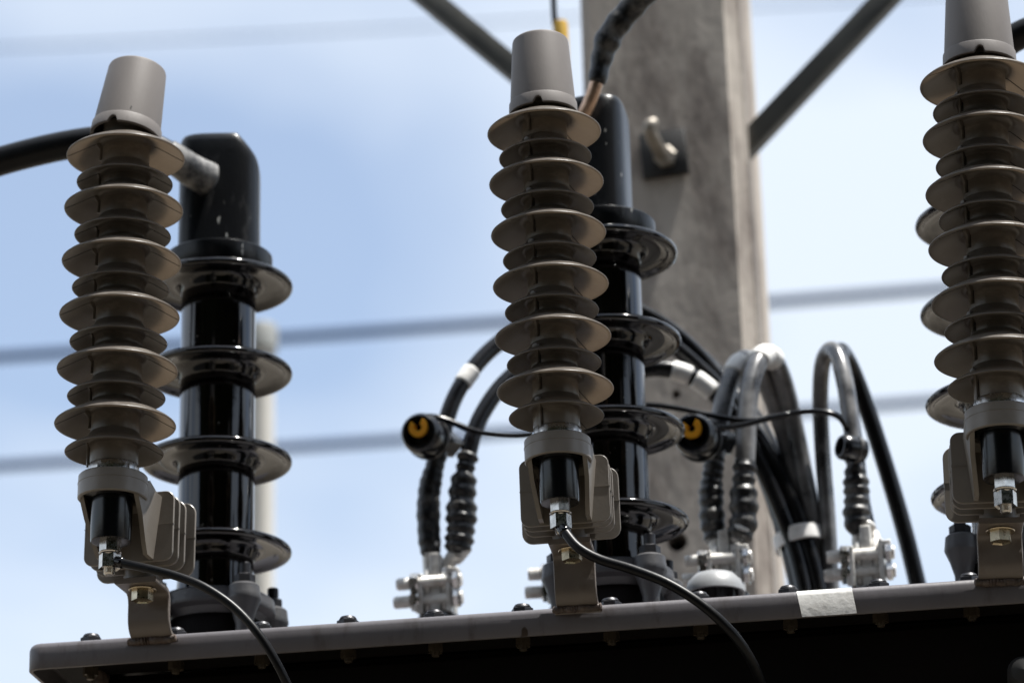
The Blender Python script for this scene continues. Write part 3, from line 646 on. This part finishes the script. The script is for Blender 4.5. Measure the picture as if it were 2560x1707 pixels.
# thin pilot wires
w1 = [(-0.0996, 3.3057, 2.8357), (-0.0849, 3.3188, 2.8394), (-0.0663, 3.3212, 2.8332), (-0.0453, 3.3182, 2.8225), (-0.0243, 3.3151, 2.8164), (0.0108, 3.3152, 2.8144), (0.0554, 3.3088, 2.8192), (0.1026, 3.302, 2.8343), (0.1398, 3.2916, 2.8364), (0.1767, 3.2863, 2.8294), (0.2131, 3.2811, 2.818), (0.2495, 3.2758, 2.8097), (0.2772, 3.2719, 2.8124), (0.3094, 3.2672, 2.8151), (0.3321, 3.264, 2.8123), (0.3459, 3.267, 2.8066), (0.354, 3.281, 2.7986)]
cable('pilot_wire', 'long thin black wire strung from the left orange tap to the right cables', 'wire', w1, .0032, 'lv_cable', n=12)
w2 = [(0.1887, 3.2644, 2.8064), (0.1949, 3.2685, 2.8087), (0.2051, 3.2721, 2.8048), (0.2213, 3.2748, 2.8023), (0.242, 3.2719, 2.8036), (0.2677, 3.2702, 2.8091), (0.2917, 3.2667, 2.8125)]
cable('pilot_wire', 'short thin wire joining the right orange tap to the long wire', 'wire', w2, .0032, 'lv_cable', n=12)

# tap connectors with orange inserts
def tap(P, cab, label, orange=True, sc=1.0, face=(-.28, -.93, -.2)):
    P = Vector(P); cab = Vector(cab)
    M = axisM(P, face) @ Matrix.Scale(sc, 4)
    e = empty('tap_connector', M, label, 'connector', 'tap connectors on the cables')
    mb = MB(); mb.lathe([(0, -.028), (.016, -.028), (.0205, -.024), (.022, -.012), (.0225, .006), (.0215, .016), (.0185, .0205), (.0155, .0205), (.0145, .018), (.0135, .0), (0, .0)], 44)
    mb.build('body', 'black_plastic', e, 40)
    rg = MB(); rg.lathe([(.0215, -.016), (.0236, -.016), (.0236, -.009), (.0215, -.009)], 44, closed=True); rg.build('collar', 'tape_black', e, 40)
    loc = M.inverted() @ cab; mid = loc * .55
    cl = MB(); d = loc.length
    cl.box(-.014, .014, -.012, .012, 0, d + .012, .004, axisM((0, 0, -.014), loc - Vector((0, 0, -.014))))
    cl.build('cable_jaw', 'black_plastic', e, 40)
    if orange:
        q = MB(); n = 26; ra = []
        upl = (M.to_3x3().inverted() @ Vector((-.12, 0, 1))).normalized(); a0 = math.atan2(upl.y, upl.x)
        secs = []
        for i in range(n + 1):
            a = a0 + R(38) + R(284) * i / n; c, s = math.cos(a), math.sin(a)
            secs.append([(r * c, r * s, z) for r, z in ((.0036, .014), (.0098, .014), (.0108, .0185), (.0100, .0215), (.0046, .0215), (.0036, .0195))])
        q.rings(secs); off = upl * .007; 
        o = q.build('orange_insert', 'orange_plastic', e, 35); o.location = (off.x * .75, off.y * .75, .0)
    return e
tap((-0.0963, 3.2921, 2.8089), (-0.0793, 3.3382, 2.8186), 'round black tap with orange insert on the left cable', face=(-.26, -.95, -.12))
tap((0.1917, 3.2508, 2.7844), (0.2169, 3.3159, 2.8031), 'round black tap with orange insert in front of the pole', face=(-.26, -.95, -.12), sc=1.03)
tap((0.354, 3.2639, 2.7711), (0.3596, 3.2853, 2.7783), 'plain black tap clamped on the rightmost taped cable', orange=False, sc=.62, face=(-.9, -.4, .1))

# low voltage terminal clamps
def clamp(q, label, lugs, seed, flip=1):
    rnd = random.Random(seed)
    M = LM @ Matrix.Translation(q) @ Matrix.Rotation(R(rnd.uniform(-4, 4)), 4, 'Z')
    e = empty('terminal_clamp', M, label, 'terminal clamp', 'low voltage terminal clamps')
    MB().box(-.0055, .0055, -.014, .014, -.030, .0400, .0012).build('terminal_flag', 'cast_aluminium', e, 40)
    for s_, nm in ((-1, 'clamp_jaw'), (1, 'clamp_jaw')):
        mb = MB(); x0, x1 = (-.0178, -.0128) if s_ < 0 else (.0128, .0178)
        mb.box(x0, x1, -.021 + .003 * rnd.random(), .016, -.027, .0195 + .003 * s_, .0008)
        if s_ > 0: mb.box(x1 - .001, x1 + .0085, -.020, -.004, .0145, .0205, .001)
        else: mb.box(x0 - .004, x0 + .001, -.019, -.009, -.024, -.016, .001)
        mb.build(nm, 'cast_aluminium', e, 40)
    for k, (y, z, l) in enumerate(((-.013, .0085, .040), (-.010, -.0105, .044))):
        mb = MB(); mb.lathe([(.0, -.030), (.0066, -.029), (.0070, -.028)] + [(.0070 - .0009 * (i % 2), -.028 + (l + .028) * (i + 1) / 44) for i in range(44)] + [(.0060, l + .0016), (0, l + .0016)], 20, axisM((0, y, z), (-1, 0, 0)))
        mb.build('clamp_bolt', 'cast_aluminium', e, 40)
        MB().hexa(.0185, .0085, axisM((-.0195, y, z), (-1, 0, 0), .3)).build('clamp_nut', 'galvanised', e, 30)
        MB().hexa(.0185, .0075, axisM((.0190, y, z), (1, 0, 0), .1)).build('clamp_bolt_head', 'galvanised', e, 30)
        MB().lathe([(.006, 0), (.0105, 0), (.0105, .0022), (.006, .0022)], 24, axisM((-.0172, y, z), (-1, 0, 0)), closed=True).build('clamp_washer', 'galvanised', e, 30)
    mb = MB(); mb.lathe([(.024, -.032), (.022, -.0275), (.012, -.0255), (0, -.0255)], 36); mb.lathe([(.026, -q[2]), (.026, -.05), (.030, -.044), (.030, -.036), (.024, -.032)], 36)
    mb.build('bushing_head', 'porcelain', e, 40)
    Mi = M.inverted()
    for k, p in enumerate(lugs):
        p = Mi @ Vector(p); s_ = -1 if p.x < 0 else 1
        mb = MB(); tube(mb, [(s_ * .0095, 0, .004), (s_ * .0095, 0, .022), p * .55 + Vector((s_ * .0045, 0, .016)), p + Vector((0, 0, .002)), p + (p - Vector((s_ * .0095, 0, .022))).normalized() * .016], lambda t, s: .0062 + .0032 * min(1, max(0, (t - 1) / 1.6)), 18, .002)
        mb.box(min(s_ * .0064, s_ * .0116), max(s_ * .0064, s_ * .0116), -.013, .013, -.024, .024, .0012)
        mb.build('cable_lug', 'cast_aluminium', e, 50)
    return e
clamp((0.323, 0.42, 0.1484), 'cast metal terminal clamp with two bolts, left of the middle arrester', [cA[0], cB[0]], 1)
clamp((0.4633, 0.42, 0.148), 'metal terminal clamp of which only two bolt ends show beside the middle bushing', [cC[0]], 2)
clamp((0.6297, 0.435, 0.1558), 'bright metal terminal clamp in front of the pole above the grey vent', [cD[0], cE[0]], 3)
clamp((0.7791, 0.43, 0.1483), 'cast metal terminal clamp under the right cable loop, against the sky', [cF[0], cG[0]], 4)

# ------------------------------------------------------------------ concrete pole, braces, hardware
PB = 0.96
pl_, pr_ = (0.429, 0.96, 0.9837), (0.6304, 0.96, 0.6608)
pw0, pw1, pd = pl_[0], pr_[0] + .019, 0.27
def pole_mesh():
    c = .021; g_ = .004
    def sec(z, k):
        P = [(pw0 + c * .6, 0), (pw1 - c, 0), (pw1 - c + g_ * .3, g_), (pw1 - g_, c), (pw1, c + g_ * .4), (pw1, pd * .38), (pw1 - .010, pd * .42), (pw1 - .010, pd * .58), (pw1, pd * .62), (pw1, pd), (pw0, pd), (pw0, c * .6)]
        m_ = (pw0 + pw1) / 2
        return [(m_ + (x - m_) * k, y, z) for x, y in P]
    return MB().rings([sec(-2.5 + i * .5, 1.02 - .010 * i) for i in range(16)])
pe = empty('utility_pole', LM @ Matrix.Translation((0, PB, 0)), 'weathered square concrete utility pole behind the middle arrester', 'utility pole')
pbo = pole_mesh().build('pole_shaft', 'pole_concrete', pe, 25)
def hole(px, r):
    cb = MB().lathe([(r, -.05), (r, .09)], 28, axisM((px[0], 0, px[2]), (0, 1, 0))).build('cutter', 'concrete_hole', pe, 0)
    md = pbo.modifiers.new('hole', 'BOOLEAN'); md.operation = 'DIFFERENCE'; md.object = cb; md.solver = 'EXACT'
    return cb
cut = [hole((0.5313, 0.96, 0.356), .0125), hole((0.5382, 0.96, 0.5484), .006)]
bpy.context.view_layer.update()
dg = bpy.context.evaluated_depsgraph_get()
nm_ = bpy.data.meshes.new_from_object(pbo.evaluated_get(dg)); pbo.modifiers.clear(); pbo.data = nm_
for c_ in cut: bpy.data.objects.remove(c_)
q = Vector((0.5375, 0.96, 0.8758)) - Vector((0, .96, 0))
pp = MB().box(-.030, .030, -.0085, -.0005, -.031, .031, .002, Matrix.Translation(q) @ Matrix.Rotation(R(-3), 4, 'Y')); pp.build('washer_plate', 'dark_plate', pe)
eb = MB(); tube(eb, [q + Vector((-.002, .0, -.008)), q + Vector((-.004, -.030, -.006)), q + Vector((-.008, -.052, -.001)), q + Vector((-.011, -.064, .007)), q + Vector((-.010, -.066, .014)), q + Vector((-.006, -.062, .016))], .0088, 18, .003)
eb.build('hook_bolt', 'dull_steel', pe, 50)
hx = MB().hexa(.026, .012, axisM(q + Vector((.002, -.0088, -.008)), (0, -1, 0), .2)); hx.build('hook_nut', 'dull_steel', pe, 30)

def brace(p0, p1, label, w=.027):
    p0, p1 = Vector(p0), Vector(p1); d = (p1 - p0).normalized(); v = LM.to_3x3() @ Vector((0, 1, 0)); n_ = d.cross(v).normalized()
    M = Matrix(((d.x, v.x, n_.x, p0.x), (d.y, v.y, n_.y, p0.y), (d.z, v.z, n_.z, p0.z), (0, 0, 0, 1)))
    e = empty('steel_brace', M, label, 'brace', 'steel braces on the pole')
    L = (p1 - p0).length; s_ = 1 if d.x > 0 else -1
    MB().box(-.03, L, -.004, 0, -w / 2, w / 2, .001).build('web', 'brace_steel', e, 30)
    z0, z1 = (w / 2 - .004, w / 2 + .0005) if s_ < 0 else (-w / 2 - .0005, -w / 2 + .004)
    MB().box(-.03, L, .0005, w * .8, z0, z1, .001).build('flange', 'brace_steel', e, 30)
    return e
brace((0.1061, 3.8622, 3.4254), (-0.2227, 3.9094, 3.7683), 'dark steel brace slanting up to the left of the pole')
brace((0.3177, 3.8671, 3.4082), (0.7136, 3.8103, 3.8082), 'dark steel brace slanting up to the right of the pole')

# yellow sleeve on a dropping wire, left of the pole
ye = empty('insulated_drop_wire', Matrix.Translation((0.0725, 3.7003, 3.4939)), 'dark wire with yellow sleeve hanging behind the cap of the middle arrester', 'wire')
b0 = Vector((0.0725, 3.7003, 3.4939))
mb = MB(); tube(mb, [Vector(p) - b0 for p in ((0.066, 3.7012, 3.6934), (0.0644, 3.7015, 3.5685), (0.0655, 3.7013, 3.4959), (0.0718, 3.7004, 3.4696), (0.068, 3.7009, 3.3497), (0.0596, 3.7021, 3.1171))], .0038, 10, .02); mb.build('wire', 'cable_black', ye, 60)
mb = MB(); mb.lathe([(.005, .0), (.0085, .001), (.0095, -.004), (.0095, -.075), (.008, -.08), (.004, -.08)], 24, Matrix.Translation(Vector((0.0721, 3.7004, 3.4983)) - b0)); mb.build('yellow_sleeve', 'yellow_plastic', ye, 40)

# ------------------------------------------------------------------ post and wires far behind
pt = Vector((-0.4938, 6, 3.9808)); pb = Vector(((-0.5071, 6, 3.4196)[0], 6.0, 0))
pse = empty('pipe_post', Matrix.Translation((pt.x, 6.0, 0)), 'pale pipe post with a grey cap behind the left bushing', 'post')
MB().lathe([(.026, 0), (.026, pt.z - .01)], 32).build('pipe', 'post_paint', pse, 40)
MB().lathe([(.027, pt.z - .035), (.032, pt.z - .033), (.0325, pt.z + .015), (.030, pt.z + .020), (0, pt.z + .022)], 32).build('cap', 'post_cap', pse, 40)
def far_wire(a, b, r, label):
    a, b = Vector(a), Vector(b); d = b - a; mid = a
    mb = MB(); L = [-d * .9 + d * (2.8 * i / 24) for i in range(25)]
    for i, p in enumerate(L): p.z += .0006 * (i - 12) ** 2
    tube(mb, L, r, 12, 2.0)
    o = mb.build('overhead_wire', 'wire_far', None, 60, a); return tag(o, label, 'wire', 'overhead wires far behind')
far_wire((-3.0239, 18, 8.5426), (2.5227, 18, 8.8051), .030, 'blurred overhead wire at mid height, upper one of the two dark ones')
far_wire((-3.0034, 18, 7.8636), (2.3437, 18, 8.0962), .028, 'blurred overhead wire low in the sky, lower one of the two dark ones')
far_wire((-6.8556, 40, 21.4773), (0.0857, 40, 21.6574), .014, 'faint blurred wire across the top left of the sky')

# ------------------------------------------------------------------ pieces that belong to a part go one level deeper
def deeper(root, part, kids):
    ps = [c for c in root.children if c.name.split('.')[0] == part]
    if not ps: return
    for c in [c for c in root.children if c.name.split('.')[0] in kids]:
        ref = c.matrix_local.copy()
        cc = ref @ (sum((Vector(b) for b in c.bound_box), Vector()) / 8)
        p = min(ps, key=lambda q: (q.matrix_local @ (sum((Vector(b) for b in q.bound_box), Vector()) / 8) - cc).length)
        c.parent = p; c.matrix_parent_inverse = Matrix(); c.matrix_local = p.matrix_local.inverted() @ ref
for o in list(col.objects):
    n_ = o.name.split('.')[0]
    if o.parent is not None: continue
    if n_ == 'surge_arrester':
        deeper(o, 'ground_disconnector', ('lock_nut', 'flat_washer', 'spring_washer', 'terminal_nut', 'threaded_stud'))
        deeper(o, 'housing_core', ('seam_rib', 'seam_line')); deeper(o, 'mounting_bolt', ('bolt_washer',))
    elif n_ == 'high_voltage_bushing': deeper(o, 'clamp_flange', ('flange_nut', 'flange_stud')); deeper(o, 'rubber_boot', ('boot_collar',))
    elif n_ == 'transformer': deeper(o, 'lid', ('lid_bolt', 'lid_nut', 'tape_patch')); deeper(o, 'mounting_bracket', ('weld_bead',)); deeper(o, 'vent_cap', ('vent_stem',))
    elif n_ == 'terminal_clamp': deeper(o, 'clamp_bolt', ('clamp_nut', 'clamp_bolt_head', 'clamp_washer'))
    elif n_ == 'tap_connector': deeper(o, 'body', ('orange_insert', 'collar'))
    elif n_ == 'utility_pole': deeper(o, 'washer_plate', ('hook_nut', 'hook_bolt'))
